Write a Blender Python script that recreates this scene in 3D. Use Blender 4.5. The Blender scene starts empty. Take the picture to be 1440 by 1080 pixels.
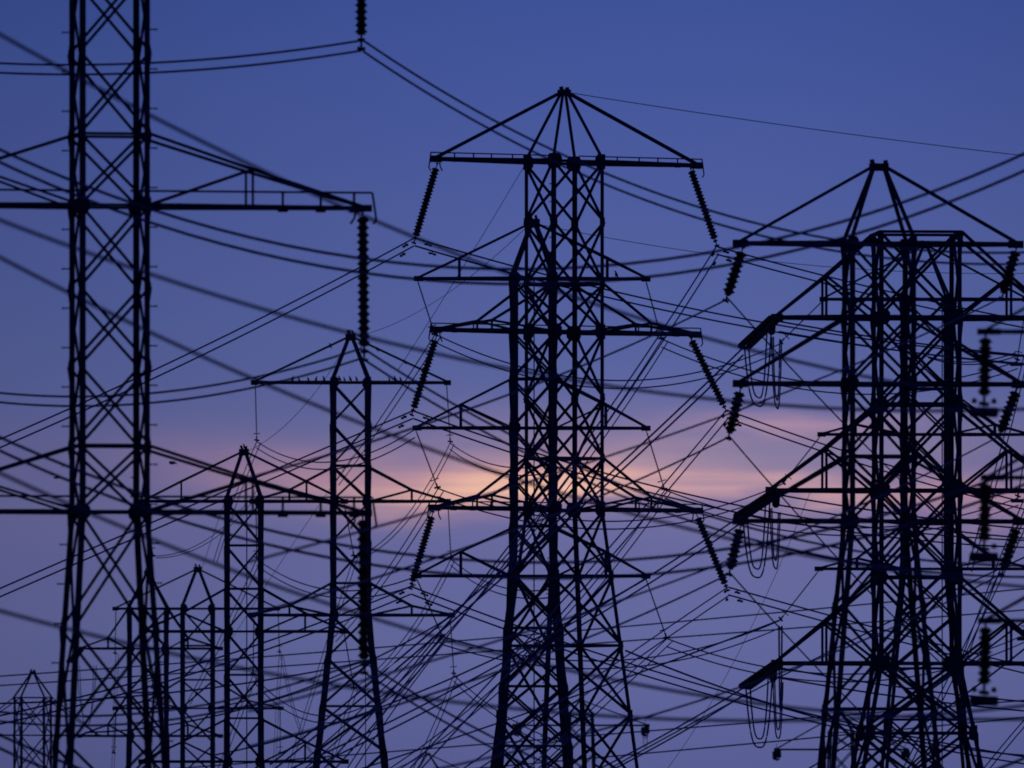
import bpy, math, random
from mathutils import Vector, Matrix

# ------------------------------------------------------------------ camera, sky, exposure
F = 20000.0          # focal length in photo pixels (500 mm on 36 mm, 1440 px wide)
HZ = 1150.0          # photo row of the horizon (just under the frame)
CAMZ = 6.0
scene = bpy.context.scene
col = scene.collection
cam = bpy.data.cameras.new('camera'); camo = bpy.data.objects.new('camera', cam); col.objects.link(camo)
camo.location = (0, 0, CAMZ); camo.rotation_euler = (math.pi / 2, 0, 0)
cam.lens = 500; cam.sensor_width = 36; cam.sensor_fit = 'HORIZONTAL'
cam.shift_y = (HZ - 540) / 1440.0
cam.clip_start = 1; cam.clip_end = 60000
cam.dof.use_dof = True; cam.dof.focus_distance = 640; cam.dof.aperture_fstop = 3.8
scene.camera = camo
vs = scene.view_settings
vs.view_transform = 'Standard'; vs.look = 'None'; vs.exposure = 0; vs.gamma = 1

def lin(c):
    return tuple(((x / 255 / 12.92) if x / 255 <= 0.04045 else ((x / 255 + 0.055) / 1.055) ** 2.4) for x in c) + (1,)

world = bpy.data.worlds.new('World'); scene.world = world; world.use_nodes = True
NT = world.node_tree; NT.nodes.clear()
def nd(t, **k):
    n = NT.nodes.new(t)
    for a, b in k.items(): setattr(n, a, b)
    return n
def link(a, b): NT.links.new(a, b)
def mth(op, a, b=None, c=None):
    n = nd('ShaderNodeMath', operation=op)
    for i, v in enumerate((a, b, c)):
        if v is None: continue
        if isinstance(v, (int, float)): n.inputs[i].default_value = v
        else: link(v, n.inputs[i])
    return n.outputs[0]
tc = nd('ShaderNodeTexCoord'); sp = nd('ShaderNodeSeparateXYZ'); link(tc.outputs['Generated'], sp.inputs[0])
U, V, W = sp.outputs[0], sp.outputs[2], sp.outputs[1]     # azimuth (sine), elevation (sine), towards the afterglow
def noise(su, sv, detail, seed):
    cv = nd('ShaderNodeCombineXYZ')
    link(mth('MULTIPLY', U, su), cv.inputs[0]); link(mth('MULTIPLY', V, sv), cv.inputs[1]); cv.inputs[2].default_value = seed
    n = nd('ShaderNodeTexNoise'); n.inputs['Scale'].default_value = 1; n.inputs['Detail'].default_value = detail
    link(cv.outputs[0], n.inputs['Vector'])
    return mth('SUBTRACT', n.outputs[0], 0.5)
n1 = noise(45, 130, 3, 3.1)      # broad soft cloud streaks
n2 = noise(110, 420, 3, 8.7)
warp = mth('ADD', mth('MULTIPLY', n1, 0.0050), mth('MULTIPLY', n2, 0.0022))
V2 = mth('ADD', V, warp)
SMALL = 0.0600
ramp = nd('ShaderNodeValToRGB'); link(mth('DIVIDE', mth('ADD', V, mth('MULTIPLY', warp, 0.6)), SMALL), ramp.inputs[0])
SKY = [(1150, (84, 90, 144)), (1080, (90, 96, 149)), (980, (96, 102, 156)), (880, (101, 107, 160)), (800, (104, 107, 160)),
       (720, (108, 108, 159)), (640, (101, 104, 157)), (560, (92, 101, 157)), (440, (83, 96, 156)), (320, (78, 92, 155)),
       (200, (71, 87, 153)), (100, (66, 84, 151)), (-40, (58, 78, 146))]
el = ramp.color_ramp.elements
while len(el) > 1: el.remove(el[0])
for i, (py, c) in enumerate(SKY):
    pos = (HZ - py) / F / SMALL
    e = el[0] if i == 0 else el.new(pos)
    e.position = pos; e.color = lin(c)
def bump(px, py, sx, sy, amp, color, prev, v=V2, nz=None):
    a = mth('DIVIDE', mth('SUBTRACT', U, (px - 720) / F), sx / F)
    b = mth('DIVIDE', mth('SUBTRACT', v, (HZ - py) / F), sy / F)
    g = mth('EXPONENT', mth('MULTIPLY', mth('ADD', mth('MULTIPLY', a, a), mth('MULTIPLY', b, b)), -1.0))
    g = mth('MULTIPLY', g, amp)
    if nz: g = mth('MULTIPLY', g, nz)
    m = nd('ShaderNodeMixRGB'); m.use_clamp = False
    link(g, m.inputs[0]); link(prev, m.inputs[1]); m.inputs[2].default_value = lin(color)
    return m.outputs[0]
cc = ramp.outputs[0]
n3 = noise(70, 1300, 2, 5.3)
fine = mth('ADD', 1.0, mth('MULTIPLY', n3, 1.6))
streak = mth('ADD', 1.0, mth('MULTIPLY', n2, 2.2))
cc = bump(930, 650, 560, 60, 0.45, (166, 142, 162), cc, nz=streak)
cc = bump(400, 655, 190, 30, 0.42, (172, 130, 156), cc, nz=streak)
cc = bump(720, 680, 270, 36, 0.85, (238, 176, 162), cc, nz=fine)
cc = bump(735, 686, 150, 20, 0.85, (250, 198, 170), cc, nz=fine)
cc = bump(760, 722, 320, 11, 0.5, (124, 112, 158), cc)
cc = bump(1110, 608, 150, 17, 0.55, (196, 152, 168), cc, nz=fine)
cc = bump(1100, 690, 220, 14, 0.62, (226, 172, 168), cc, nz=fine)
cc = bump(1390, 700, 120, 26, 0.45, (214, 156, 166), cc)
cc = bump(1090, 655, 190, 12, 0.30, (128, 124, 162), cc)
cc = bump(1200, 745, 320, 18, 0.30, (120, 118, 162), cc)
# the dusk sky darkens towards the zenith and away from the afterglow
hi = nd('ShaderNodeMapRange'); hi.inputs[1].default_value = 0.06; hi.inputs[2].default_value = 0.5
hi.inputs[3].default_value = 1; hi.inputs[4].default_value = 0.45; link(V, hi.inputs[0])
bk = nd('ShaderNodeMapRange'); bk.inputs[1].default_value = -0.2; bk.inputs[2].default_value = 0.95
bk.inputs[3].default_value = 0.5; bk.inputs[4].default_value = 1; link(W, bk.inputs[0])
du = mth('DIVIDE', mth('SUBTRACT', U, 0.011), 0.048)
glow = mth('ADD', 0.66, mth('MULTIPLY', mth('EXPONENT', mth('MULTIPLY', mth('MULTIPLY', du, du), -1.0)), 0.44))
bg = nd('ShaderNodeBackground'); link(cc, bg.inputs[0]); link(mth('MULTIPLY', glow, mth('MULTIPLY', hi.outputs[0], bk.outputs[0])), bg.inputs[1])
out = nd('ShaderNodeOutputWorld'); link(bg.outputs[0], out.inputs[0])

# ------------------------------------------------------------------ materials
def mat(name, c1, c2, rough, metal=0.0, scale=3.0):
    m = bpy.data.materials.new(name); m.use_nodes = True
    t = m.node_tree; b = t.nodes['Principled BSDF']
    b.inputs['Roughness'].default_value = rough; b.inputs['Metallic'].default_value = metal
    b.inputs['Specular IOR Level'].default_value = 0.25
    n = t.nodes.new('ShaderNodeTexNoise'); n.inputs['Scale'].default_value = scale; n.inputs['Detail'].default_value = 6
    tcx = t.nodes.new('ShaderNodeTexCoord'); t.links.new(tcx.outputs['Object'], n.inputs['Vector'])
    r = t.nodes.new('ShaderNodeValToRGB'); r.color_ramp.elements[0].position = .35; r.color_ramp.elements[1].position = .65
    r.color_ramp.elements[0].color = c1 + (1,); r.color_ramp.elements[1].color = c2 + (1,)
    t.links.new(n.outputs[0], r.inputs[0]); t.links.new(r.outputs[0], b.inputs['Base Color'])
    return m
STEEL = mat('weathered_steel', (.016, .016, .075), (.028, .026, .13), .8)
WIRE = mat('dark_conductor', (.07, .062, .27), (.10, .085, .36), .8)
GLAZE = mat('brown_glazed_porcelain', (.02, .012, .01), (.03, .02, .018), .6, 0, 8)
RUBBER = mat('grey_polymer', (.03, .03, .035), (.045, .045, .05), .8)
FEATHER = mat('dark_feathers', (.012, .012, .014), (.03, .03, .034), .8, 0, 30)
GROUND = mat('dry_field', (.035, .04, .02), (.07, .06, .035), .95, 0, .05)

# ------------------------------------------------------------------ helpers
ALL_LABELS = {}
def tag(o, label, cat, group=None, kind=None):
    if label: o['label'] = label
    if cat: o['category'] = cat
    if group: o['group'] = group
    if kind: o['kind'] = kind
    if label:
        if len(label.replace('-', ' ').split()) > 16: print('LONG', label)
        ALL_LABELS[label] = ALL_LABELS.get(label, 0) + 1
        if ALL_LABELS[label] > 1: print('DUP LABEL', label)
def at(px, py, D):
    return Vector(((px - 720) * D / F, D, CAMZ + (HZ - py) * D / F))
class MB:
    def __init__(s): s.v = []; s.f = []
    def prism(s, p, q, prof_p, prof_q, xa, ya):
        i = len(s.v); n = len(prof_p)
        for c, pr in ((p, prof_p), (q, prof_q)):
            for (a, b) in pr: s.v.append(tuple(c + xa * a + ya * b))
        for k in range(n): s.f.append((i + k, i + (k + 1) % n, i + n + (k + 1) % n, i + n + k))
        s.f.append(tuple(range(i + n - 1, i - 1, -1))); s.f.append(tuple(range(i + n, i + 2 * n)))
    def frame(s, p, q):
        d = (q - p).normalized()
        up = Vector((0, 1, 0)) if abs(d.y) < .9 else Vector((1, 0, 0))
        x = d.cross(up).normalized(); return x, x.cross(d).normalized()
    def bar(s, p, q, w, h=None):
        if (q - p).length < 1e-4: return
        h = h or w; x, y = s.frame(p, q)
        pr = [(-w / 2, -h / 2), (w / 2, -h / 2), (w / 2, h / 2), (-w / 2, h / 2)]
        s.prism(p, q, pr, pr, x, y)
    def ell(s, p, q, w, th, ux, uy):
        # an L-angle: the corner on the line, one flange along ux and one along uy
        pr = [(0, 0), (w, 0), (w, th), (th, th), (th, w), (0, w)]
        s.prism(p, q, pr, pr, ux, uy)
    def tube(s, pts, r, n=6, caps=True):
        i0 = len(s.v)
        for k, p in enumerate(pts):
            a = pts[max(k - 1, 0)]; b = pts[min(k + 1, len(pts) - 1)]
            x, y = s.frame(a, b)
            for j in range(n):
                t = 2 * math.pi * j / n
                s.v.append(tuple(p + x * r * math.cos(t) + y * r * math.sin(t)))
        for k in range(len(pts) - 1):
            for j in range(n):
                a = i0 + k * n + j; b = i0 + k * n + (j + 1) % n
                s.f.append((a, b, b + n, a + n))
        if caps:
            s.f.append(tuple(range(i0 + n - 1, i0 - 1, -1))); e = i0 + (len(pts) - 1) * n
            s.f.append(tuple(range(e, e + n)))
    def lathe(s, prof, n=14, ax=None):
        i0 = len(s.v)
        for (r, z) in prof:
            for j in range(n):
                t = 2 * math.pi * j / n; s.v.append((r * math.cos(t), r * math.sin(t), z))
        for k in range(len(prof) - 1):
            for j in range(n):
                a = i0 + k * n + j; b = i0 + k * n + (j + 1) % n
                s.f.append((a, b, b + n, a + n))
        s.f.append(tuple(range(i0 + n - 1, i0 - 1, -1))); e = i0 + (len(prof) - 1) * n
        s.f.append(tuple(range(e, e + n)))
    def mesh(s, name, m):
        me = bpy.data.meshes.new(name); me.from_pydata(s.v, [], s.f); me.materials.append(m)
        me.validate(); me.update(); return me
    def build(s, name, m, parent=None, origin=None):
        if origin is not None: s.v = [(x - origin[0], y - origin[1], z - origin[2]) for x, y, z in s.v]
        o = bpy.data.objects.new(name, s.mesh(name, m)); col.objects.link(o)
        if parent is not None: o.parent = parent
        return o
def empty(name, loc, label, cat, group=None, rot=None):
    o = bpy.data.objects.new(name, None); col.objects.link(o); o.location = loc
    if rot is not None: o.rotation_mode = 'QUATERNION'; o.rotation_quaternion = rot
    tag(o, label, cat, group); return o

# ------------------------------------------------------------------ setting
g = MB(); R = 3000
N = 24
for j in range(N + 1):
    for i in range(N + 1):
        g.v.append((-R + 2 * R * i / N, -R + 2 * R * j / N, 0))
for j in range(N):
    for i in range(N):
        a = j * (N + 1) + i; g.f.append((a, a + 1, a + N + 2, a + N + 1))
tag(g.build('ground', GROUND), None, None, None, 'structure')

# ------------------------------------------------------------------ lattice pylons
CORN = [(-1, -1), (1, -1), (1, 1), (-1, 1)]      # front left, front right, back right, back left
PG = 'steel lattice pylons'
def pylon(cx, D, yaw, prof, levels, horiz, arms, label, peak=None, leg=.14, brace=.07, arm_w=.09, gus=.0, node=.0,
          rail=None, pegs=None, riser=None, cat='pylon', twin=0, double=False, stagger=0, flat_top=False, grow=1.0, plain_peak=False,
          name='lattice_pylon', closedtop=True):
    S = D / F; th = math.radians(yaw); base = Vector(((cx - 720) * S, D, 0))
    ax = Vector((math.cos(th), math.sin(th), 0)); ay = Vector((-math.sin(th), math.cos(th), 0))
    zz = lambda py: CAMZ + (HZ - py) * S
    def half(py):
        if py <= prof[0][0]: return prof[0][1] * S
        for (a, ha), (b, hb) in zip(prof, prof[1:]):
            if py <= b: return (ha + (hb - ha) * (py - a) / (b - a)) * S
        (a, ha), (b, hb) = prof[-2], prof[-1]
        return (hb + (hb - ha) * (py - b) / (b - a)) * S
    def L(x, y, z): return ax * x + ay * y + Vector((0, 0, z))
    def cn(k, py):
        h = half(py); return L(CORN[k][0] * h, CORN[k][1] * h, zz(py))
    gpy = HZ + CAMZ / S
    root = empty(name, base, label, cat, PG)
    # panels to the ground
    lv = list(levels)
    while lv[-1] < gpy - 1:
        step = 2.1 * half(lv[-1]) / S * grow
        nx = lv[-1] + step
        if nx > gpy - step * .5: nx = gpy
        lv.append(nx)
    brk = sorted(set([lv[0], gpy] + [p[0] for p in prof if lv[0] < p[0] < gpy]))
    for k in range(4):
        m = MB(); sx, sy = CORN[k]
        for a, b in zip(brk, brk[1:]):
            m.ell(cn(k, a), cn(k, b), leg, leg * .16, ax * -sx, ay * -sy)
        # splice plates where leg lengths meet
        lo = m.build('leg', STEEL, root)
        if pegs and k in pegs[1]:
            py = lv[0] + pegs[2] if len(pegs) > 2 else lv[0] + 6
            while py < min(1085, gpy):
                q = MB(); c = cn(k, py)
                o = (ax * sx)
                q.bar(c - o * .01, c + o * pegs[3], .032); q.bar(c + o * (pegs[3] - .012), c + o * (pegs[3] + .004), .055)
                q.build('climbing_peg', STEEL, lo); py += pegs[0]
    for k in range(4):
        m = MB(); k2 = (k + 1) % 4
        off = Vector((0, 0, 0))
        fn = (ay * -1, ax, ay, ax * -1)[k] * (leg * .1)
        lk = lv if (k != 2 or not stagger) else [x + (stagger if i > 3 and x < gpy - 30 else 0) for i, x in enumerate(lv)]
        for a, b in zip(lk, lk[1:]):
            p, q, r, s_ = cn(k, a), cn(k2, b), cn(k2, a), cn(k, b)
            m.bar(p + fn, q + fn, brace, .02); m.bar(r - fn * .4, s_ - fn * .4, brace, .02)
            if (b - a) * S > 3.6 and b > gpy - 400 * 0:   # big lower panels get secondary members
                c = (p + q + r + s_) / 4
                m.bar((p + s_) / 2, (p + c) / 2, brace * .6, .02); m.bar((r + q) / 2, (r + c) / 2, brace * .6, .02)
                m.bar((p + s_) / 2, (s_ + c) / 2, brace * .6, .02); m.bar((r + q) / 2, (q + c) / 2, brace * .6, .02)
        for h in list(horiz) + ([lv[0]] if closedtop else []) + [x for x in lv if x > levels[-1] and x < gpy - 1][::2]:
            m.bar(cn(k, h) - fn, cn(k2, h) - fn, brace * .95, .03)
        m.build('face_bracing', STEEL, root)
    # gussets
    armlv = [a[0] for a in arms]
    def plate(k, py, w, h):
        m = MB(); c = cn(k, py); sx, sy = CORN[k]
        ux, uy = ax * -sx, ay * -sy; t = leg * .2
        for u, n_ in ((ux, uy), (uy, ux)):
            pts = [(-.12 * w, -h), (.7 * w, -h), (w, -.5 * h), (w, .5 * h), (.7 * w, h), (-.12 * w, h)]
            i = len(m.v); n = len(pts)
            for dd in (-t, t * .2):
                for (a, b) in pts: m.v.append(tuple(c + u * a + Vector((0, 0, b)) + n_ * dd))
            for j in range(n): m.f.append((i + j, i + (j + 1) % n, i + n + (j + 1) % n, i + n + j))
            m.f.append(tuple(range(i + n - 1, i - 1, -1))); m.f.append(tuple(range(i + n, i + 2 * n)))
        return m
    if gus:
        for py in armlv:
            if py > -60:
                for k in range(4): plate(k, py, gus, gus * .75).build('gusset_plate', STEEL, root)
    if node:
        for py in levels[1:]:
            if py not in armlv and py > -60:
                for k in range(4): plate(k, py, node, node).build('gusset_plate', STEEL, root)
    # peak
    if peak is not None:
        apz = zz(peak); m = MB()
        for k in range(4):
            sx, sy = CORN[k]; e = .10 + twin * S
            top = L(sx * e, sy * .08, apz)
            if double: mid = L(sx * (half(lv[0]) * .98), sy * half(lv[0]) * .8, zz(lv[0]) + .02)
            m.bar(cn(k, lv[0]), top, leg * (.8 if not plain_peak else .6))
        for sx in (-1, 1):
            m.bar(L(sx * (.10 + twin * S), -.2, apz), L(sx * (.10 + twin * S), .2, apz), leg * 1.5)
        m.bar(L(-(.22 + twin * S), 0, apz), L(.22 + twin * S, 0, apz), leg * 1.5)
        m.bar(L(-(.2 + twin * S), 0, apz + leg), L(-(.08 + twin * S), 0, apz + leg * 1.2), leg * .9)
        m.bar(L(.08 + twin * S, 0, apz + leg * .9), L(.2 + twin * S, 0, apz + leg), leg * .9)
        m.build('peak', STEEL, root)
    # arms: (py, xl, xr, root_py or 'peak', knee dx, knee py, inner, post)
    for (py, xl, xr, rpy, kdx, kpy, inner) in arms:
        h = half(py); z = zz(py)
        for side, xt in ((-1, xl), (1, xr)):
            if xt is None: continue
            T = (xt - cx) * S / math.cos(th); e = .09
            m = MB()
            tips = []
            for sy in (-1, 1):
                A = L(side * h, sy * h, z); B = L(T, sy * e, z); tips.append(B)
                m.bar(A, B, arm_w, arm_w * 1.1)
                if rpy == 'peak':
                    Rt = L(side * (.15 + twin * S), sy * .08, zz(peak))
                else:
                    Rt = L(side * half(rpy), sy * half(rpy), zz(rpy))
                if kdx:
                    K_x = side * kdx * S / math.cos(th); f = (abs(K_x) - h) / (abs(T) - h)
                    ky = sy * (h + (e - h) * f); K = L(K_x, ky, zz(kpy))
                    m.bar(Rt, K, arm_w * .75); m.bar(K, B, arm_w * .75)
                    m.bar(K, L(K_x, ky, z), arm_w * .6)
                    if inner: m.bar(K, A, arm_w * .6)
                else:
                    m.bar(Rt, B, arm_w * .7)
            m.bar(L(T - side * .35, 0, z), L(T + side * .10, 0, z), arm_w * 1.7, arm_w * 1.7)
            nl = max(3, int(abs(abs(T) - h) / 1.1)); pv = None
            for i in range(nl + 1):
                f = i / nl; x = side * (h + (abs(T) - h) * f) if (T > 0) == (side > 0) else T
                yy = (h + (e - h) * f) * (1 if i % 2 else -1); c = L(x, yy, z)
                if pv is not None: m.bar(pv, c, arm_w * .55)
                pv = c
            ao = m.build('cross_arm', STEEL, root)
            if rail:
                dz, x0, hook, drop, rw = rail
                q = MB(); yr = -.0; zr = z + dz
                X0 = side * (h * .6); X1 = T + side * hook
                q.bar(L(X0, yr, zr), L(X1, yr, zr), rw)
                q.tube([L(X1, yr, zr), L(X1 + side * .1, yr, z - drop * .75), L(X1 + side * .02, yr, z - drop)], rw * .6, 5)
                q.tube([L(T - side * .3, yr, z - .05), L(T - side * .32, yr, z - drop * .6), L(T - side * .42, yr, z - drop)], rw * .6, 5)
                for fr in x0:
                    xx = side * h + (T - side * h) * fr
                    q.bar(L(xx, yr, z), L(xx, yr, zr), rw * 1.2)
                    q.bar(L(xx - .12, yr, z - .07), L(xx + .12, yr, z - .07), .08)
                q.build('safety_rail', STEEL, ao)
    if riser:
        m = MB(); x = (riser[0] - cx) * S
        m.bar(L(x, 0, zz(riser[1])), L(x, 0, 0), .06)
        m.build('down_lead', STEEL, root)
    return root

# front layer, far left: the big dark pylon
pylon(154, 346, 10.8, [(-135, 49.6), (722, 49.6), (1080, 71)],
      [-250, -155, -40, 75, 190, 290, 405, 515, 627, 720, 884, 1048], [190, 290, 627, 720, 75 - 115],
      [(-135, -208, 514, -235, 194, -187, True), (290, -208, 516, 190, 196, 238, True), (720, -208, 516, 628, 196, 674, True)],
      'large slightly blurred pylon at the far left, its top beyond the picture', peak=-340,
      leg=.14, brace=.074, arm_w=.10, gus=.25, node=.1, stagger=0, rail=(.38, (.62, .79, .94), .12, .38, .05), pegs=(55.5, (1, 3), 16, .17))
# centre, front: sharp pylon with twin-string arms
pylon(793.5, 600, 29.0, [(228, 41), (718, 41), (1080, 77)],
      [228, 313, 400, 467, 560, 645, 718, 810, 908, 1005, 1110], [400, 467, 645, 718, 908],
      [(228, 610, 985, 'peak', 0, 0, False), (467, 610, 983, 400, 112, 453, True), (716, 608, 985, 645, 112, 698, True)],
      'tallest pylon at the picture centre with a pointed peak and railed crossarms', peak=130,
      leg=.16, brace=.125, arm_w=.16, gus=.42, node=.2, rail=(.27, (.25, .45, .62, .8), .12, .5, .05), pegs=(25, (0,), 8, .16), grow=.9)
# centre, behind it
pylon(750, 703, 3.0, [(392, 31), (740, 31), (810, 33), (1080, 53)],
      [392, 467, 533, 602, 672, 740, 810, 883, 965, 1049], [533, 740, 883, 965, 1049, 602, 810],
      [(392, 585, 912, 'peak', 104, 363, False), (602, 583, 912, 533, 102, 569, True), (810, 583, 912, 743, 102, 776, True)],
      'pylon standing right behind the central pylon, its peak showing at upper left of it', peak=314,
      leg=.29, brace=.115, arm_w=.15, gus=.4, node=.14, riser=(751, 392), grow=.95)
# the bird-dotted one
pylon(493, 900, 2.0, [(538, 27), (862, 27), (1080, 51)],
      [538, 596, 655, 705, 762, 820, 865, 925, 993, 1057], [655, 705, 820, 865, 993, 538],
      [(538, 355, 632, 'peak', 0, 0, False), (705, 353, 632, 658, 86, 689, True), (865, 352, 638, 820, 86, 852, True)],
      'pylon left of centre whose top crossarm is dotted with perched birds', peak=474,
      leg=.3, brace=.13, arm_w=.19, gus=.45, node=.16, riser=(514, 655), grow=.95)
pylon(343, 808, 2.0, [(705, 26), (1062, 26), (1130, 32)],
      [705, 767, 828, 888, 949, 1010, 1071], [767, 828, 888, 949, 1010, 1071],
      [(705, 200, 487, 'peak', 88, 677, False), (888, 198, 486, 828, 86, 862, True), (1071, 197, 488, 1012, 86, 1043, True)],
      'pylon between the far left pylon and the bird-dotted pylon, peak among the pink clouds', peak=636,
      leg=.25, brace=.11, arm_w=.16, gus=.42, node=.14, riser=(347, 705), grow=.95)
pylon(278, 1050, 1.5, [(856, 23), (1100, 23), (1180, 28)],
      [856, 908, 956, 996, 1046, 1090], [956, 996, 1090, 908],
      [(856, 160, 392, 'peak', 0, 0, False), (996, 160, 397, 956, 70, 985, True), (1137, 160, 397, 1092, 70, 1126, True)],
      'smaller pylon with low tent-shaped peak, left of the pylon with the pink-cloud peak', peak=801,
      leg=.28, brace=.12, arm_w=.17, gus=.45, node=.14, grow=.95)
pylon(208, 1180, 3.0, [(856, 28), (1060, 28), (1150, 34)],
      [856, 912, 974, 1035, 1096], [912, 974, 1035],
      [(912, 112, 312, 856, 56, 897, True), (1035, 110, 312, 976, 56, 1019, True), (1158, 110, 312, 1098, 56, 1142, True)],
      'anchor pylon half hidden behind the legs of the far left pylon', peak=806,
      leg=.3, brace=.13, arm_w=.19, gus=.5, node=.0, grow=.95)
pylon(46, 1250, 15.0, [(981, 22.5), (1100, 23), (1200, 30)],
      [981, 1034, 1090, 1148], [1034, 1090],
      [(1034, -45, 138, 981, 0, 0, False), (1148, -45, 138, 1092, 0, 0, False)],
      'most distant small pylon in the lower left corner', peak=946,
      leg=.2, brace=.11, arm_w=.14, gus=.2, node=.1, grow=.95)
# right cluster
pylon(1236, 430, 6.0, [(343, 46.5), (733, 46.5), (1080, 78)],
      [343, 446, 540, 642, 733, 853, 997], [343, 446, 540, 642, 733, 997],
      [(343, 1035, 1435, 'peak', 0, 0, False), (540, 1035, 1440, 446, 0, 0, False), (733, 1035, 1441, 642, 0, 0, False)],
      'twin-tipped pylon on the right whose pointed peak rises highest of the right-hand cluster', peak=235, twin=3,
      leg=.15, brace=.09, arm_w=.13, gus=.26, node=.14)
pylon(1289, 560, 4.0, [(328, 58), (933, 58), (1080, 86)],
      [328, 447, 569, 690, 812, 933, 1031], [447, 569, 690, 812, 933, 1031],
      [(447, 1088, 1490, 328, 130, 390, True), (690, 1080, 1496, 571, 130, 632, True), (933, 1088, 1492, 814, 130, 875, True)],
      'heavy flat-topped anchor pylon without peak in the right-hand cluster', 
      leg=.17, brace=.12, arm_w=.17, gus=.42, node=.3, grow=.8, stagger=0)
pylon(1301, 770, 2.0, [(421, 33), (800, 33), (1080, 60)],
      [421, 484, 547, 611, 674, 737, 800, 868, 940, 1012], [547, 611, 737, 800, 940, 1012],
      [(421, 1155, 1447, 'peak', 0, 0, False), (611, 1152, 1450, 550, 98, 597, True), (800, 1148, 1452, 740, 96, 785, True)],
      'slender pylon standing inside the outline of the flat-topped anchor pylon', peak=346,
      leg=.19, brace=.11, arm_w=.15, gus=.34, node=.14, riser=(1325, 421), grow=.95)
pylon(1625, 275, 4.0, [(300, 60), (900, 60), (1200, 90)],
      [300, 380, 467, 568, 672, 775, 873, 1000, 1130], [380, 467, 568, 672, 775, 873],
      [(467, 1381, 1870, 365, 0, 0, False), (672, 1386, 1870, 570, 0, 0, False), (873, 1382, 1870, 772, 0, 0, False)],
      'near blurred pylon beyond the right edge of which only the crossarm ends show', peak=210,
      leg=.11, brace=.06, arm_w=.07, gus=.14)
# three low distant ones at the bottom edge
for (cx, D, pk, top, arm, xl, xr, lab) in (
        (1183, 1300, 1003, 1030, 1054, 1090, 1276, 'distant low pylon between the splayed legs of the twin-tipped pylon at the bottom'),
        (817, 1350, 985, 1005, 1020, 722, 912, 'distant low pylon behind the splayed legs of the central pylon'),
        (602, 1500, 1061, 1085, 1108, 500, 704, 'distant pylon of which just the tip of the peak shows at the bottom edge')):
    pylon(cx, D, 4, [(top, 17), (arm + 200, 24)], [top, arm, arm + 40, arm + 80], [arm],
          [(arm, xl, xr, 'peak', 0, 0, False), (arm + 105, xl, xr, arm + 55, 0, 0, False)], lab, peak=pk,
          leg=.18, brace=.1, arm_w=.17, gus=.0, grow=.95)

# ------------------------------------------------------------------ insulators
def disc_mesh(r, h):
    m = MB()
    m.lathe([(.05, 0), (r * .64, -h * .04), (r * .68, -h * .22), (r * .9, -h * .36), (r, -h * .5), (r * .98, -h * .62), (r * .7, -h * .72), (r * .64, -h * .98), (.05, -h * 1.0)])
    return m.mesh('disc', GLAZE)
DISC = {}
def disc_string(p0, p1, n, r, label, group, neck=.16, tail=.22, weight=None, name='insulator_string'):
    d = p1 - p0; Ln = d.length; rot = Vector((0, 0, -1)).rotation_difference(d.normalized())
    root = empty(name, p0, label, 'insulator', group, rot)
    m = MB(); m.bar(Vector((0, 0, .05)), Vector((0, 0, -neck)), .045); m.bar(Vector((-.06, 0, 0)), Vector((.06, 0, 0)), .05)
    m.build('shackle', STEEL, root)
    h = (Ln - neck - tail) / n; key = (round(r, 3), round(h, 3))
    if key not in DISC: DISC[key] = disc_mesh(r, h)
    for i in range(n):
        o = bpy.data.objects.new('disc', DISC[key]); col.objects.link(o); o.parent = root; o.location = (0, 0, -neck - h * i)
    m = MB(); zb = -(Ln - tail)
    m.bar(Vector((0, 0, zb)), Vector((0, 0, -Ln - .12)), .055); m.bar(Vector((-.09, 0, -Ln + .1)), Vector((.09, 0, -Ln + .1)), .09, .09)
    m.bar(Vector((-.10, 0, -Ln - .1)), Vector((.10, 0, -Ln - .12)), .08, .08)
    m.build('suspension_clamp', STEEL, root)
    if weight:
        for sx in (-1, 1):
            q = MB(); c = Vector((sx * weight[1], 0, -Ln - .05)); q.v = []
            prof = [(.005, .055), (.03, .045), (.05, .012), (.055, -.03), (.04, -.05), (.005, -.055)]
            q.lathe(prof, 12); q.v = [(x + c.x, y + c.y, z + c.z) for x, y, z in q.v]
            q.build('wire_clamp', STEEL, root)
        q = MB(); w, hh = weight[0], weight[2]
        q.bar(Vector((0, 0, -Ln)), Vector((0, 0, -Ln - hh - .02)), .03)
        q.bar(Vector((-w / 2, 0, -Ln - hh - .08)), Vector((w / 2, 0, -Ln - hh - .08)), .19, .19)
        for sx in (-1, 1): q.bar(Vector((sx * w * .5, 0, -Ln - hh - .08)), Vector((sx * (w * .5 + .02), 0, -Ln - hh - .08)), .12, .12)
        q.build('counterweight', STEEL, root)
    return root
GI = 'insulator strings of stacked discs'
for (y0, y1, w) in ((-128, 62, 'upper'), (296, 500, 'middle'), (722, 940, 'lower')):
    lab = {'upper': 'disc insulator string hanging into the picture from its top edge, holding two wires',
           'middle': 'disc insulator string under the middle right arm tip of the far left pylon',
           'lower': 'blurred disc insulator string hanging from the lower right arm of the far left pylon'}[w]
    disc_string(at(508 if w == 'upper' else 510, y0, 346.5), at(508 if w == 'upper' else 512, y1, 346.5), 18, .15, lab, GI)
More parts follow.
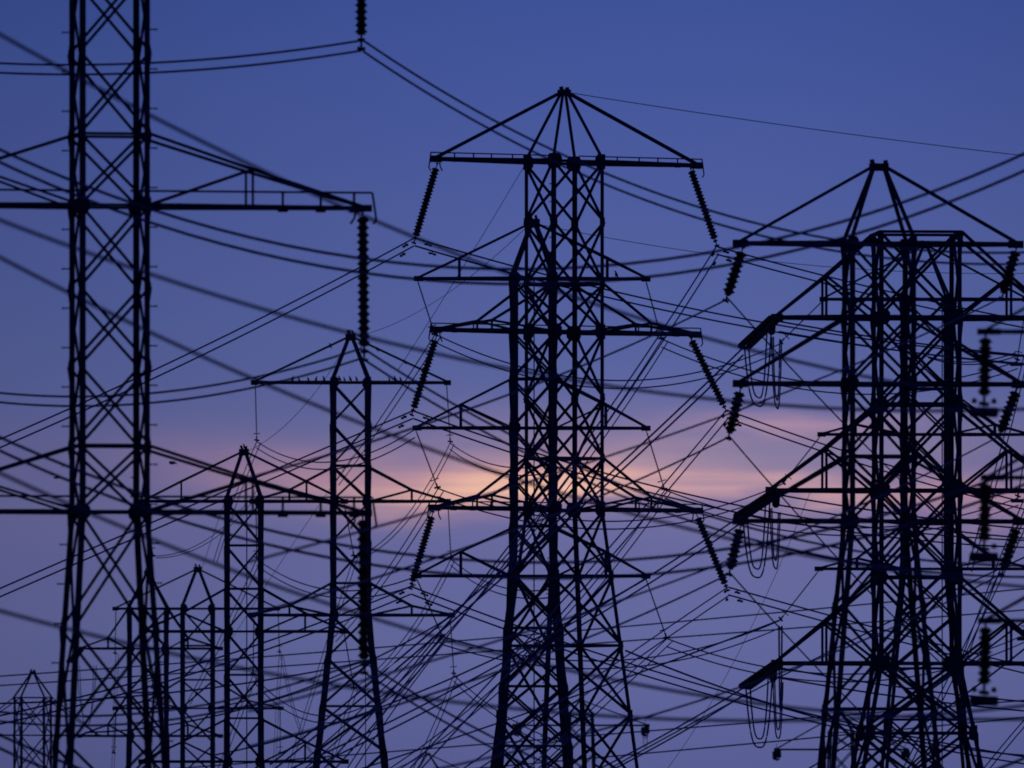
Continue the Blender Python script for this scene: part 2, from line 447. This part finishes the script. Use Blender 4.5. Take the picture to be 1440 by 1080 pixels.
for (x0, y0, x1, y1, lab) in (
        (615, 230, 583, 338, 'slanting disc string under the upper left arm tip of the central pylon'),
        (614, 472, 580, 580, 'slanting disc string under the middle left arm tip of the central pylon'),
        (609, 720, 578, 824, 'slanting disc string under the lower left arm tip of the central pylon'),
        (970, 234, 1007, 342, 'slanting disc string under the upper right arm tip of the central pylon'),
        (970, 473, 1020, 575, 'slanting disc string under the middle right arm tip of the central pylon'),
        (979, 722, 1022, 827, 'slanting disc string under the lower right arm tip of the central pylon')):
    D = 597 if x0 < 700 else 603
    disc_string(at(x0, y0, D), at(x1, y1, D), 20, .18, lab, GI, neck=.2, tail=.2)
for (x0, y0, x1, y1, lab) in (
        (1045, 348, 1022, 418, 'short tilted disc string under the upper left arm of the twin-tipped pylon'),
        (1042, 545, 1025, 612, 'short tilted disc string under the middle left arm of the twin-tipped pylon'),
        (1042, 738, 1026, 803, 'short tilted disc string under the lower left arm of the twin-tipped pylon'),
        (1430, 347, 1410, 415, 'short tilted disc string under the upper right arm of the twin-tipped pylon'),
        (1431, 545, 1406, 610, 'short tilted disc string under the middle right arm of the twin-tipped pylon'),
        (1431, 738, 1410, 803, 'short tilted disc string under the lower right arm of the twin-tipped pylon')):
    disc_string(at(x0, y0, 430), at(x1, y1, 430), 8, .19, lab, GI, neck=.14, tail=.12)
for (y0, y1, lab) in ((468, 566, 'blurred disc string with a bar counterweight at the right edge, upper of three'),
                      (673, 770, 'blurred disc string with a bar counterweight at the right edge, middle of three'),
                      (875, 972, 'blurred disc string with a bar counterweight at the right edge, lower of three')):
    disc_string(at(1386, y0, 275), at(1384, y1 - 6, 275), 8, .135, lab, GI, neck=.1, tail=.06, weight=(.52, .19, .19))
GR = 'slender rod insulators'
def rod(p0, p1, label, r=.035, ring=True, weight=0):
    d = p1 - p0; Ln = d.length; rot = Vector((0, 0, -1)).rotation_difference(d.normalized())
    root = empty('rod_insulator', p0, label, 'insulator', GR, rot)
    m = MB(); prof = [(r * .6, .05), (r * .6, -.15)]; z = -.15
    while z > -Ln + .3:
        prof += [(r * .6, z), (r * 1.35, z - .03), (r * .6, z - .06)]; z -= .11
    prof += [(r * .6, -Ln)]
    m.lathe(prof, 8); m.build('rod', RUBBER, root)
    m = MB(); m.bar(Vector((-.22, 0, -Ln + .28)), Vector((.22, 0, -Ln + .28)), .05)
    m.build('arcing_ring', STEEL, root)
    m = MB(); m.bar(Vector((0, 0, -Ln + .1)), Vector((0, 0, -Ln - .22)), .09); m.bar(Vector((-.16, 0, -Ln - .1)), Vector((.16, 0, -Ln - .16)), .1)
    m.build('suspension_clamp', STEEL, root)
    if weight:
        q = MB(); q.bar(Vector((0, 0, -Ln)), Vector((0, 0, -Ln - .35)), .05)
        q.build('weight_rod', STEEL, root)
        q = MB()
        c = rot.inverted() @ Vector((1, 0, 0)); e = Vector((0, 0, -Ln - .4))
        q.bar(e - c * .34, e + c * .34, .2, .2); q.build('counterweight', STEEL, root)
    return root
RODS = []
for (tw, Dn, lst) in (('the pylon behind the central pylon', 703, ((587, 394, 610, 466, 'upper left'), (585, 606, 614, 682, 'middle left'), (586, 814, 620, 890, 'lower left'),
                                     (908, 394, 929, 472, 'upper right'), (909, 606, 933, 684, 'middle right'), (908, 813, 936, 893, 'lower right'))),
                      ('the bird-dotted pylon', 900, ((359, 540, 361, 616, 'upper left'), (360, 707, 361, 781, 'middle left'), (357, 867, 356, 944, 'lower left'),
                                     (628, 540, 633, 618, 'upper right'), (630, 708, 634, 781, 'middle right'), (633, 867, 638, 944, 'lower right'))),
                      ('the pink-cloud-peak pylon', 808, ((484, 708, 497, 778, 'upper right'), (484, 890, 497, 964, 'middle right'), (203, 708, 214, 778, 'upper left'), (202, 890, 215, 964, 'middle left'))),
                      ('the low tent-peaked pylon', 1050, ((391, 858, 393, 914, 'upper right'), (394, 998, 394, 1056, 'lower right'), (163, 858, 162, 916, 'upper left'), (163, 998, 160, 1056, 'lower left'))),
                      ('the slender pylon in the right cluster', 770, ((1156, 424, 1101, 478, 'upper left'), (1154, 613, 1104, 676, 'middle left'), (1151, 803, 1100, 868, 'lower left'),
                                     (1444, 424, 1431, 502, 'upper right'), (1446, 613, 1432, 694, 'middle right'), (1449, 803, 1440, 888, 'lower right')))):
    for (x0, y0, x1, y1, w) in lst:
        rod(at(x0, y0, Dn), at(x1, y1, Dn), 'thin rod under the %s arm tip of %s' % (w, tw), .04, weight=(Dn == 770 and x0 > 1400))

# tension assemblies on the anchor pylons
GT = 'double tension insulator sets'
def tension(p0, p1, r, label, gap=.15):
    d = p1 - p0; Ln = d.length; rot = Vector((0, 0, -1)).rotation_difference(d.normalized())
    root = empty('tension_insulator', p0, label, 'insulator', GT, rot)
    m = MB(); m.bar(Vector((-gap * 1.2, 0, -.12)), Vector((gap * 1.2, 0, -.12)), .12); m.bar(Vector((0, 0, .1)), Vector((0, 0, -.15)), .1)
    m.build('yoke_plate', STEEL, root)
    n = max(3, int((Ln - .4) / .17))
    for sx in (-1, 1):
        q = MB(); prof = []
        h = (Ln - .4) / n
        for i in range(n):
            z = (-.18 if sx < 0 else .06) - h * i
            prof += [(r * .5, z), (r, z - h * .4), (r, z - h * .6), (r * .5, z - h)]
        q.lathe(prof, 12); q.v = [(x + sx * gap, y, z) for x, y, z in q.v]
        q.build('insulator_column', GLAZE, root)
    m = MB(); m.bar(Vector((-gap * 1.2, 0, -Ln + .12)), Vector((gap * 1.2, 0, -Ln + .12)), .12); m.bar(Vector((0, 0, -Ln + .15)), Vector((0, 0, -Ln - .1)), .1)
    m.build('yoke_plate', STEEL, root)
for (x0, y0, x1, y1, w) in ((1090, 447, 1045, 489, 'upper'), (1096, 690, 1038, 728, 'middle'), (1092, 935, 1046, 967, 'lower')):
    tension(at(x0, y0, 559), at(x1, y1, 552), .125, 'thick double tension insulator slanting from the %s left arm of the flat-topped pylon' % w)
    disc_string(at(x0 - 4, y0 + 2, 560), at(x0 - 5, y0 + 20, 575), 8, .16,
                'stubby short insulator at the %s left arm end of the flat-topped pylon' % w, GT, .05, .05)
tension(at(113, 914, 1180), at(98, 931, 1172), .16, 'small double insulator at the left arm end of the half-hidden anchor pylon')
for (x, y, D, w) in ((1092, 1056, 1298, 'left arm end of the low pylon under the twin-tipped pylon'), (1273, 1056, 1298, 'right arm end of the low pylon under the twin-tipped pylon'),
                     (727, 1022, 1348, 'left arm end of the low pylon behind the central pylon'), (907, 1022, 1348, 'right arm end of the low pylon behind the central pylon')):
    tension(at(x, y, D), at(x + 1, y + 13, D - 1), .22, 'clustered dark insulator at the ' + w, .2)
    m = MB(); m.bar(Vector((0, 0, 0)), Vector((.05, 0, 1.0)), .05); m.build('horn', STEEL).parent = bpy.data.objects[[o.name for o in col.objects if o.name.startswith('tension_insulator')][-1]]

# ------------------------------------------------------------------ conductors
GW = 'overhead line wires'
def wire_pts(A, B, mx, my, n=48):
    k = (mx - 720) / F; dx, dy = B.x - A.x, B.y - A.y
    den = dx - k * dy
    t = (k * A.y - A.x) / den if abs(den) > 1e-6 else .5
    t = min(max(t, .05), .95)
    y = A.y + dy * t; z = CAMZ + (HZ - my) * y / F
    s = ((A.z + (B.z - A.z) * t) - z) / (4 * t * (1 - t))
    return [A + (B - A) * (i / n) - Vector((0, 0, 4 * s * (i / n) * (1 - i / n))) for i in range(n + 1)]
def span(a, mid, b, r, label, sep=None, damp=False, cat='power line', name='conductor_bundle', sepx=0.0):
    """a, b = (photo x, photo y, distance); mid = photo x, y the wire passes; sep = metres between two sub-conductors"""
    A, B = at(*a), at(*b); pts = wire_pts(A, B, mid[0], mid[1])
    if sep is None:
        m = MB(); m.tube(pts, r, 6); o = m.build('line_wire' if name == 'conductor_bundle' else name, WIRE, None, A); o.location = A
        tag(o, label, cat, GW); return o
    root = empty(name, A, label, cat, GW)
    for j in (0, 1):
        offs = Vector((sepx * j, .12 * j, -sep * j))
        w = [p + offs for p in pts]
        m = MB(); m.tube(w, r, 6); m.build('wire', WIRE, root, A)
        if damp:
            L0 = 0; ends = ([0] if 'a' in damp else []) + ([1] if 'b' in damp else [])
            for e in ends:
                seq = w if e == 0 else w[::-1]; acc = 0; tgt = 1.15 + .12 * j + (.25 if j else 0)
                for p, q in zip(seq, seq[1:]):
                    l = (q - p).length
                    if acc + l >= tgt:
                        c = p + (q - p) * ((tgt - acc) / l); d = (q - p).normalized()
                        v = Vector((0, 0, -.12)); d2 = MB()
                        d2.bar(c, c + v * .9, .05); d2.bar(c + v - d * .24, c + v + d * .24, .03)
                        for sg in (-1, 1): d2.bar(c + v + d * sg * .12, c + v + d * sg * .27, .085)
                        d2.build('vibration_damper', STEEL, root, A); break
                    acc += l
    return root
# very near, far out of focus
NB = 'pale out-of-focus near line '
span((-60, 14, 210), (480, 290), (1300, 545, 240), .028, NB + 'running from the top left corner down past the centre')
span((-60, 286, 210), (487, 467), (1500, 572, 240), .028, NB + 'crossing under the upper left arm of the far left pylon')
span((-60, 330, 210), (520, 600), (1500, 830, 240), .028, NB + 'crossing into the orange glow from the left')
span((-60, 637, 210), (440, 842), (1500, 1010, 240), .028, NB + 'running across the lower third of the picture')
span((-60, 842, 210), (500, 968), (1500, 985, 240), .028, NB + 'lowest of the pale bands, nearly level at the right')
# middle distance twin lines that dip in front of the central pylon
span((-420, -40, 300), (770, 378), (1900, -60, 300), .032, 'twin line dipping behind the central pylon near its second crossarm and rising right', .31, sepx=.1)
span((-420, 370, 300), (745, 791), (1900, 410, 300), .032, 'twin line dipping behind the central pylon below its lowest crossarm', .33, sepx=.1)
span((-420, 790, 300), (745, 1206), (1900, 815, 300), .032, 'twin line cutting across just the lowest corners of the picture', .33, sepx=.1)
# the far left pylon's lines
for (yy, pre, mL, mR, yr) in ((57, 'top', (200, 89), (840, 239), 352), (490, 'middle', (200, 554), (840, 668), 795), (930, 'lower', (200, 1003), (840, 1105), 1220)):
    span((508, yy, 346.5), mL, (-260, yy + 5, 380), .028, 'twin line from the %s blurred disc string leftward past the far left pylon' % pre, .24)
    span((511, yy, 346.5), mR, (1500, yr, 330), .028, 'twin line from the %s blurred disc string down to the right' % pre, .26)
# the central pylon
for (lx, ly, pre, l2, lend, r2, rend, steep) in (
        (582, 335, 'upper', (213, 522), (-120, 668, 540), (860, 409), (1600, 510, 660), 0),
        (580, 578, 'middle', (213, 735), (-120, 880, 540), (860, 668), (1600, 760, 660), 0),
        (577, 825, 'lower', (300, 927), (-120, 1030, 540), (860, 925), (1600, 1085, 660), 0)):
    span((lx, ly, 597), l2, lend, .036, 'twin line from the %s left disc string of the central pylon toward the left edge' % pre, .32, 'a')
    span((lx + 2, ly, 597), r2, rend, .036, 'twin line passing behind the central pylon from its %s left disc string' % pre, .32, 'a')
for (lx, ly, pre, steep, send, r2, rend) in (
        (1007, 347, 'upper', (860, 570), (420, 1120, 480), (1180, 393), (1600, 478, 660)),
        (1021, 577, 'middle', (870, 755), (530, 1130, 480), (1180, 632), (1600, 740, 660)),
        (1023, 826, 'lower', (870, 930), (610, 1110, 480), (1180, 869), (1600, 975, 660))):
    span((lx, ly, 603), steep, send, .03, 'twin line dropping steeply left from the %s right disc string of the central pylon' % pre, .32, 'a', sepx=.1)
    span((lx + 2, ly, 603), r2, rend, .036, 'twin line leaving the %s right disc string of the central pylon toward the right edge' % pre, .32, 'a')
# ground wires
EW = 'thin single earth wire '
span((805, 131, 600), (1110, 177), (1560, 232, 660), .017, EW + 'from the tip of the central pylon to the right edge', cat='earth wire', name='earth_wire')
span((755, 315, 703), (1005, 358), (1560, 380, 760), .016, EW + 'from the tip behind the central pylon to the right', cat='earth wire', name='earth_wire')
span((738, 232, 600), (670, 345), (560, 520, 560), .012, EW + 'slanting left from the upper crossarm of the central pylon', cat='earth wire', name='earth_wire')
span((744, 316, 703), (640, 405), (497, 474, 900), .016, EW + 'from the pylon behind the central one to the bird-dotted peak', cat='earth wire', name='earth_wire')
span((492, 476, 900), (435, 562), (345, 636, 808), .017, EW + 'from the bird-dotted peak to the pink-cloud peak', cat='earth wire', name='earth_wire')
span((497, 640, 1000), (430, 738), (322, 905, 1100), .018, EW + 'slanting down between the bird-dotted pylon and its left neighbour', cat='earth wire', name='earth_wire')
span((1140, 690, 700), (1040, 915), (915, 1110, 720), .012, EW + 'slanting through empty sky between the central pylon and right cluster', cat='earth wire', name='earth_wire')
span((340, 640, 808), (318, 700, ), (283, 803, 1050), .017, EW + 'from the pink-cloud peak to the low tent peak', cat='earth wire', name='earth_wire')
# pylon behind the central pylon
for (a, pre, m1, b1, m2, b2) in (((612, 470, 703), 'upper', (860, 535), (1100, 482, 770), (527, 600), (470, 680, 900)),
                             ((616, 687, 703), 'middle', (870, 733), (1102, 680, 770), (545, 800), (466, 900, 900)),
                             ((622, 895, 703), 'lower', (860, 929), (1098, 872, 770), (560, 975), (470, 1110, 640))):
    span(a, m1, b1, .036, 'twin line sagging right from the %s left rod insulator behind the central pylon' % pre, .4)
    span(a, m2, b2, .029, 'twin line falling left from the %s left rod insulator behind the central pylon' % pre, .1, sepx=.28)
for (a, pre, m1, b1, m2, b2) in (((931, 477, 703), 'upper', (1180, 542), (1431, 508, 770), (862, 582), (365, 1120, 560)),
                             ((935, 689, 703), 'middle', (1180, 742), (1432, 700, 770), (860, 790), (465, 1130, 560)),
                             ((938, 898, 703), 'lower', (1180, 948), (1440, 893, 770), (870, 962), (690, 1130, 560))):
    span(a, m1, b1, .036, 'twin line sagging right from the %s right rod insulator behind the central pylon' % pre, .4)
    span(a, m2, b2, .029, 'twin line falling left from the %s right rod insulator behind the central pylon' % pre, .1, sepx=.3)
# bird-dotted pylon
for (a, pre, m1, b1, m2, b2) in (((361, 621, 900), 'upper left', (445, 650), (583, 604, 703), (343, 665), (300, 790, 1050)),
                             ((361, 786, 900), 'middle left', (440, 825), (584, 811, 703), (343, 826), (262, 990, 1050)),
                             ((356, 949, 900), 'lower left', (440, 1005), (622, 893, 703), (344, 980), (300, 1100, 1050)),
                             ((633, 623, 900), 'upper right', (714, 657), (778, 652, 703), (590, 700), (500, 785, 808)),
                             ((634, 786, 900), 'middle right', (700, 824), (779, 828, 703), (590, 866), (500, 967, 808)),
                             ((638, 949, 900), 'lower right', (705, 1003), (793, 1045, 703), (605, 1030), (560, 1120, 808))):
    span(a, m1, b1, .036, 'fine twin line curving right from the %s rod of the bird-dotted pylon' % pre, .4)
    span(a, m2, b2, .029, 'fine twin line dropping left from the %s rod insulator of the bird-dotted pylon' % pre, .08, sepx=.25)
for (a, m1, b1, pre) in (((498, 782, 808), (460, 900), (393, 1120, 1050), 'upper right'), ((498, 968, 808), (480, 1020), (452, 1110, 1050), 'middle right'),
                    ((393, 918, 1050), (388, 1000), (383, 1110, 1250), 'tent-peak right'), ((394, 919, 1050), (412, 1000), (438, 1060, 950), 'tent-peak right inner'),
                    ((163, 918, 1050), (160, 1000), (156, 1110, 1250), 'tent-peak left'), ((214, 782, 808), (270, 770), (361, 690, 900), 'pink-cloud left')):
    span(a, m1, b1, .024, 'fine line hanging from the %s rod insulator left of centre' % pre, .1, sepx=.2)
# twin-tipped pylon, slightly blurred singles
for (a, pre, m1, b1, m2, b2) in (((1024, 420, 430), 'upper', (860, 497), (350, 672, 300), (1110, 515), (1330, 735, 480)),
                             ((1026, 614, 430), 'middle', (860, 691), (350, 865, 300), (1106, 706), (1320, 930, 480)),
                             ((1027, 806, 430), 'lower', (860, 883), (350, 1050, 300), (1112, 900), (1320, 1105, 480))):
    span(a, m1, b1, .03, 'soft single line falling left from the %s left disc string of the twin-tipped pylon' % pre)
    span(a, m2, b2, .024, 'soft single line falling right from the %s left disc string of the twin-tipped pylon' % pre)
for (a, pre, m1, b1) in (((1410, 418, 430), 'upper', (1300, 470), (350, 790, 260)), ((1406, 613, 430), 'middle', (1300, 668), (350, 1000, 260)), ((1410, 806, 430), 'lower', (1300, 862), (350, 1130, 260))):
    span(a, m1, b1, .026, 'soft single line running left from the %s right disc string of the twin-tipped pylon' % pre)
# anchor pylon
for (a, pre, m1, b1) in (((1045, 489, 548), 'upper', (860, 664), (380, 1075, 500)), ((1038, 728, 548), 'middle', (860, 843), (400, 1085, 500)), ((1046, 967, 548), 'lower', (940, 1030), (760, 1120, 520))):
    span(a, m1, b1, .036, 'twin line leaving the %s tension insulator of the flat-topped pylon to lower left' % pre, .28)
for (y, pre) in ((450, 'upper'), (694, 'middle'), (937, 'lower')):
    span((1096, y + 2, 562), (1270, y + 30), (1600, y + 60, 640), .036, 'twin line leaving the %s arm of the flat-topped pylon to the right' % pre, .4)
# distant lines crossing the lower part
for (a, m1, b1, lab) in (
        ((-60, 955, 1100), (660, 900), (1500, 822, 1000), 'upper of the long nearly level distant lines'),
        ((-60, 968, 1100), (860, 903), (1500, 853, 1000), 'second of the long nearly level distant lines'),
        ((-60, 1105, 1100), (1010, 1020), (1500, 980, 1000), 'distant line low behind the right cluster'),
        ((-60, 1140, 1100), (1010, 1050), (1500, 1003, 1000), 'lowest distant line behind the right cluster'),
        ((-60, 990, 800), (230, 975), (515, 930, 900), 'distant line rising right between the lower left pylons'),
        ((120, 1030, 900), (330, 1000), (634, 867, 900), 'distant line rising toward the bird-dotted pylon legs'),
        ((300, 1062, 900), (560, 985), (912, 812, 703), 'distant line rising behind the central pylon legs'),
        ((480, 1090, 900), (720, 1010), (1097, 872, 770), 'distant line climbing gently below the central pylon legs'),
        ((880, 915, 700), (1010, 965), (1440, 1062, 900), 'distant line falling right under the lower jumper loops'),
        ((850, 1085, 900), (1130, 935), (1470, 770, 800), 'distant line rising right through the legs of the cluster'),
        ((1130, 1085, 800), (1280, 990), (1470, 850, 700), 'distant line rising right low in the cluster'),
        ((1180, 1090, 800), (1310, 1010), (1480, 880, 700), 'distant line rising right lowest in the cluster')):
    span(a, m1, b1, .052, lab)
for (a, m1, b1, lab) in (
        ((1440, 500, 760), (1405, 640), (1360, 800, 700), 'steep twin line at the right edge beside the upper counterweight'),
        ((1445, 690, 760), (1400, 800), (1340, 960, 700), 'steep twin line at the right edge beside the middle counterweight'),
        ((1445, 720, 760), (1340, 940), (1260, 1100, 700), 'steep twin line through the right leg of the flat-topped pylon'),
        ((1460, 990, 760), (1400, 1060), (1360, 1110, 700), 'steep twin line in the lower right corner'),
        ((1300, 500, 760), (1380, 508), (1428, 496, 770), 'short twin line reaching the small counterweight at right edge')):
    span(a, m1, b1, .034, lab, .12, sepx=.22)

# jumper loops
def loop(x0, y0, x1, y1, yb, D0, D1, label):
    root = empty('jumper_cable', at(x0, y0, D0), label, 'jumper cable', 'slack jumper loops'); o = at(x0, y0, D0)
    for j in (0, 1):
        ox = min(6, .18 * abs(x1 - x0)) * j; A = at(x0 + ox, y0, D0); B = at(x1 - ox, y1, D1); n = 40; pts = []
        zb = at(0, yb - 12 * j, (D0 + D1) / 2).z
        for i in range(n + 1):
            t = i / n; p = A + (B - A) * t
            u = 2 * t - 1; e = 1 - abs(u) ** 3.2
            ztop = A.z + (B.z - A.z) * t
            if t < .5: ztop = A.z + (zb - A.z) * e
            else: ztop = B.z + (zb - B.z) * e
            p.z = ztop; pts.append(p)
        m = MB(); m.tube(pts, .032, 6); m.build('cable', WIRE, root, o)
for (y, pre, dx) in ((486, 'upper', 0), (727, 'middle', -2), (966, 'lower', 2)):
    loop(1047 + dx, y + 2, 1085 + dx, y - 32, y + 85, 548, 560, 'hanging pair of U-shaped jumper cables below the %s tension insulator, left one' % pre)
    loop(1085 + dx, y - 12, 1099 + dx, y - 6, y + 87 if pre == 'upper' else y + 72, 575, 600, 'narrow V-shaped jumper cable pair right of the %s tension insulator' % pre)
loop(1095, 880, 1100, 880, 1000, 768, 772, 'narrow drooping cable pair beside the lower left arm of the flat-topped pylon')
loop(904, 1030, 911, 1030, 1051, 1346, 1352, 'tiny cable loop under the distant arm end right of the central pylon legs')
loop(132, 936, 112, 936, 1020, 1180, 1181, 'small cable loop by the half-hidden anchor pylon')

# ------------------------------------------------------------------ birds
def bird_mesh():
    m = MB(); rings = [(-.17, .0, .012), (-.10, .005, .022), (-.05, .02, .045), (.0, .035, .058), (.05, .055, .05), (.075, .085, .03), (.095, .10, .032), (.12, .098, .022), (.15, .09, .004)]
    n = 10
    for (x, z, r) in rings:
        for j in range(n):
            t = 2 * math.pi * j / n; m.v.append((x, r * math.cos(t), z + r * math.sin(t) * (1.0 if r > .02 else .5)))
    for k in range(len(rings) - 1):
        for j in range(n):
            a = k * n + j; b = k * n + (j + 1) % n; m.f.append((a, b, b + n, a + n))
    m.f.append(tuple(range(n - 1, -1, -1))); m.f.append(tuple(range((len(rings) - 1) * n, len(rings) * n)))
    for s in (-1, 1): m.bar(Vector((0, s * .02, -.01)), Vector((.01, s * .02, -.075)), .008)
    # stand it more upright
    R_ = Matrix.Rotation(-math.radians(38), 4, 'Y')
    m.v = [tuple(R_ @ Vector(v)) for v in m.v]
    zmin = min(v[2] for v in m.v if abs(v[0]) < .08); m.v = [(x * 1.25, y * 1.25, (z - zmin) * 1.25) for x, y, z in m.v]
    return m
PB = bird_mesh().mesh('perched_bird', FEATHER)
first = bpy.data.objects.new('perched_bird', PB); col.objects.link(first); used = False
ORD = ['leftmost', 'second', 'third', 'fourth', 'fifth', 'sixth', 'seventh', 'eighth', 'ninth', 'tenth', 'eleventh', 'twelfth', 'thirteenth', 'fourteenth', 'rightmost']
spots = []
xs = [412, 420, 433, 445, 455, 477, 484, 492, 501, 547, 555, 563]
for i, x in enumerate(xs):
    lab = ('%s perched bird on the top crossarm of the pylon left of centre' % ORD[i]) if i == 0 else ('rightmost perched bird on the top crossarm of the pylon left of centre' if i == len(xs) - 1 else '%s perched bird from the left along the top crossarm left of centre' % ORD[i])
    spots.append((x, 536.2, 899, lab))
spots += [(464, 489.5, 900, 'perched bird on the sloping left stay of the bird-dotted pylon'), (530, 494, 900, 'upper perched bird on the sloping right stay of the bird-dotted pylon'),
          (569, 512, 900, 'lower perched bird on the sloping right stay of the bird-dotted pylon'), (492.5, 470, 900, 'perched bird on the very tip of the bird-dotted pylon'),
          (343, 632, 808, 'perched bird on the very tip of the pink-cloud-peak pylon'), (866, 390, 702, 'lone perched bird on the right arm of the pylon behind the central one')]
rnd = random.Random(4)
for i, (x, y, D, lab) in enumerate(spots):
    o = first if i == 0 else first.copy()
    if i: col.objects.link(o)
    o.location = at(x, y, D); o.rotation_euler = (0, 0, rnd.choice((0, math.pi)) + rnd.uniform(-.7, .7)); s = rnd.uniform(.85, 1.2); o.scale = (s, s, s)
    tag(o, lab, 'bird', 'birds perched on the pylons')
def flyer(x, y, D, rz, flap, label, s=1.0):
    root = empty('flying_bird', at(x, y, D), label, 'bird', 'birds flying at the left')
    root.rotation_euler = (0, 0, rz); root.scale = (s, s, s)
    m = MB(); rings = [(-.16, .035, .004), (-.10, .018, .01), (-.05, .03, .03), (.0, .036, .036), (.05, .03, .03), (.075, .022, .022), (.095, .024, .024), (.12, .006, .006)]
    n = 8
    for (xx, ry, rz_) in rings:
        for j in range(n):
            t = 2 * math.pi * j / n; m.v.append((xx, ry * math.cos(t), rz_ * math.sin(t)))
    for k in range(len(rings) - 1):
        for j in range(n):
            a = k * n + j; b = k * n + (j + 1) % n; m.f.append((a, b, b + n, a + n))
    m.f.append(tuple(range(n - 1, -1, -1))); m.f.append(tuple(range((len(rings) - 1) * n, len(rings) * n)))
    for sd in (-1, 1):
        i = len(m.v); pts = []
        for (f, c0, c1, z) in ((0, .06, -.05, 0), (.12, .075, -.05, flap * .07), (.24, .02, -.07, flap * .02), (.30, -.06, -.08, -flap * .01)):
            for dz in (.006, -.006):
                m.v.append((c0, sd * f, z + dz)); m.v.append((c1, sd * f, z + dz))
        for k in range(3):
            a = i + 4 * k
            m.f += [(a, a + 1, a + 5, a + 4), (a + 2, a + 6, a + 7, a + 3), (a, a + 4, a + 6, a + 2), (a + 1, a + 3, a + 7, a + 5)]
        m.f.append((i + 12, i + 13, i + 15, i + 14))
    m.build('body', FEATHER, root)
flyer(242, 652, 420, math.radians(155), 1.3, 'small bird in flight just right of the far left pylon', .75)
flyer(80, 671.5, 420, math.radians(20), -.6, 'small bird in flight left of the far left pylon', .7)
flyer(188, 672, 420, math.radians(40), .8, 'small bird in flight seen inside the far left pylon lattice', .5)

# ------------------------------------------------------------------ dusk haze
hz = MB(); X, Y0, Y1, Z0, Z1 = 3010, -3010, 3010, -1, 60
hz.v = [(-X, Y0, Z0), (X, Y0, Z0), (X, Y1, Z0), (-X, Y1, Z0), (-X, Y0, Z1), (X, Y0, Z1), (X, Y1, Z1), (-X, Y1, Z1)]
hz.f = [(0, 3, 2, 1), (4, 5, 6, 7), (0, 1, 5, 4), (1, 2, 6, 5), (2, 3, 7, 6), (3, 0, 4, 7)]
hm = bpy.data.materials.new('thin_haze'); hm.use_nodes = True
hm.node_tree.nodes.clear()
ho = hm.node_tree.nodes.new('ShaderNodeOutputMaterial'); hv = hm.node_tree.nodes.new('ShaderNodeVolumePrincipled')
hv.inputs['Density'].default_value = 0.00005; hv.inputs['Color'].default_value = (.75, .75, .95, 1); hv.inputs['Anisotropy'].default_value = .4
hm.node_tree.links.new(hv.outputs[0], ho.inputs['Volume'])
tag(hz.build('haze', hm), None, None, None, 'stuff')
scene.cycles.filter_width = 1.8
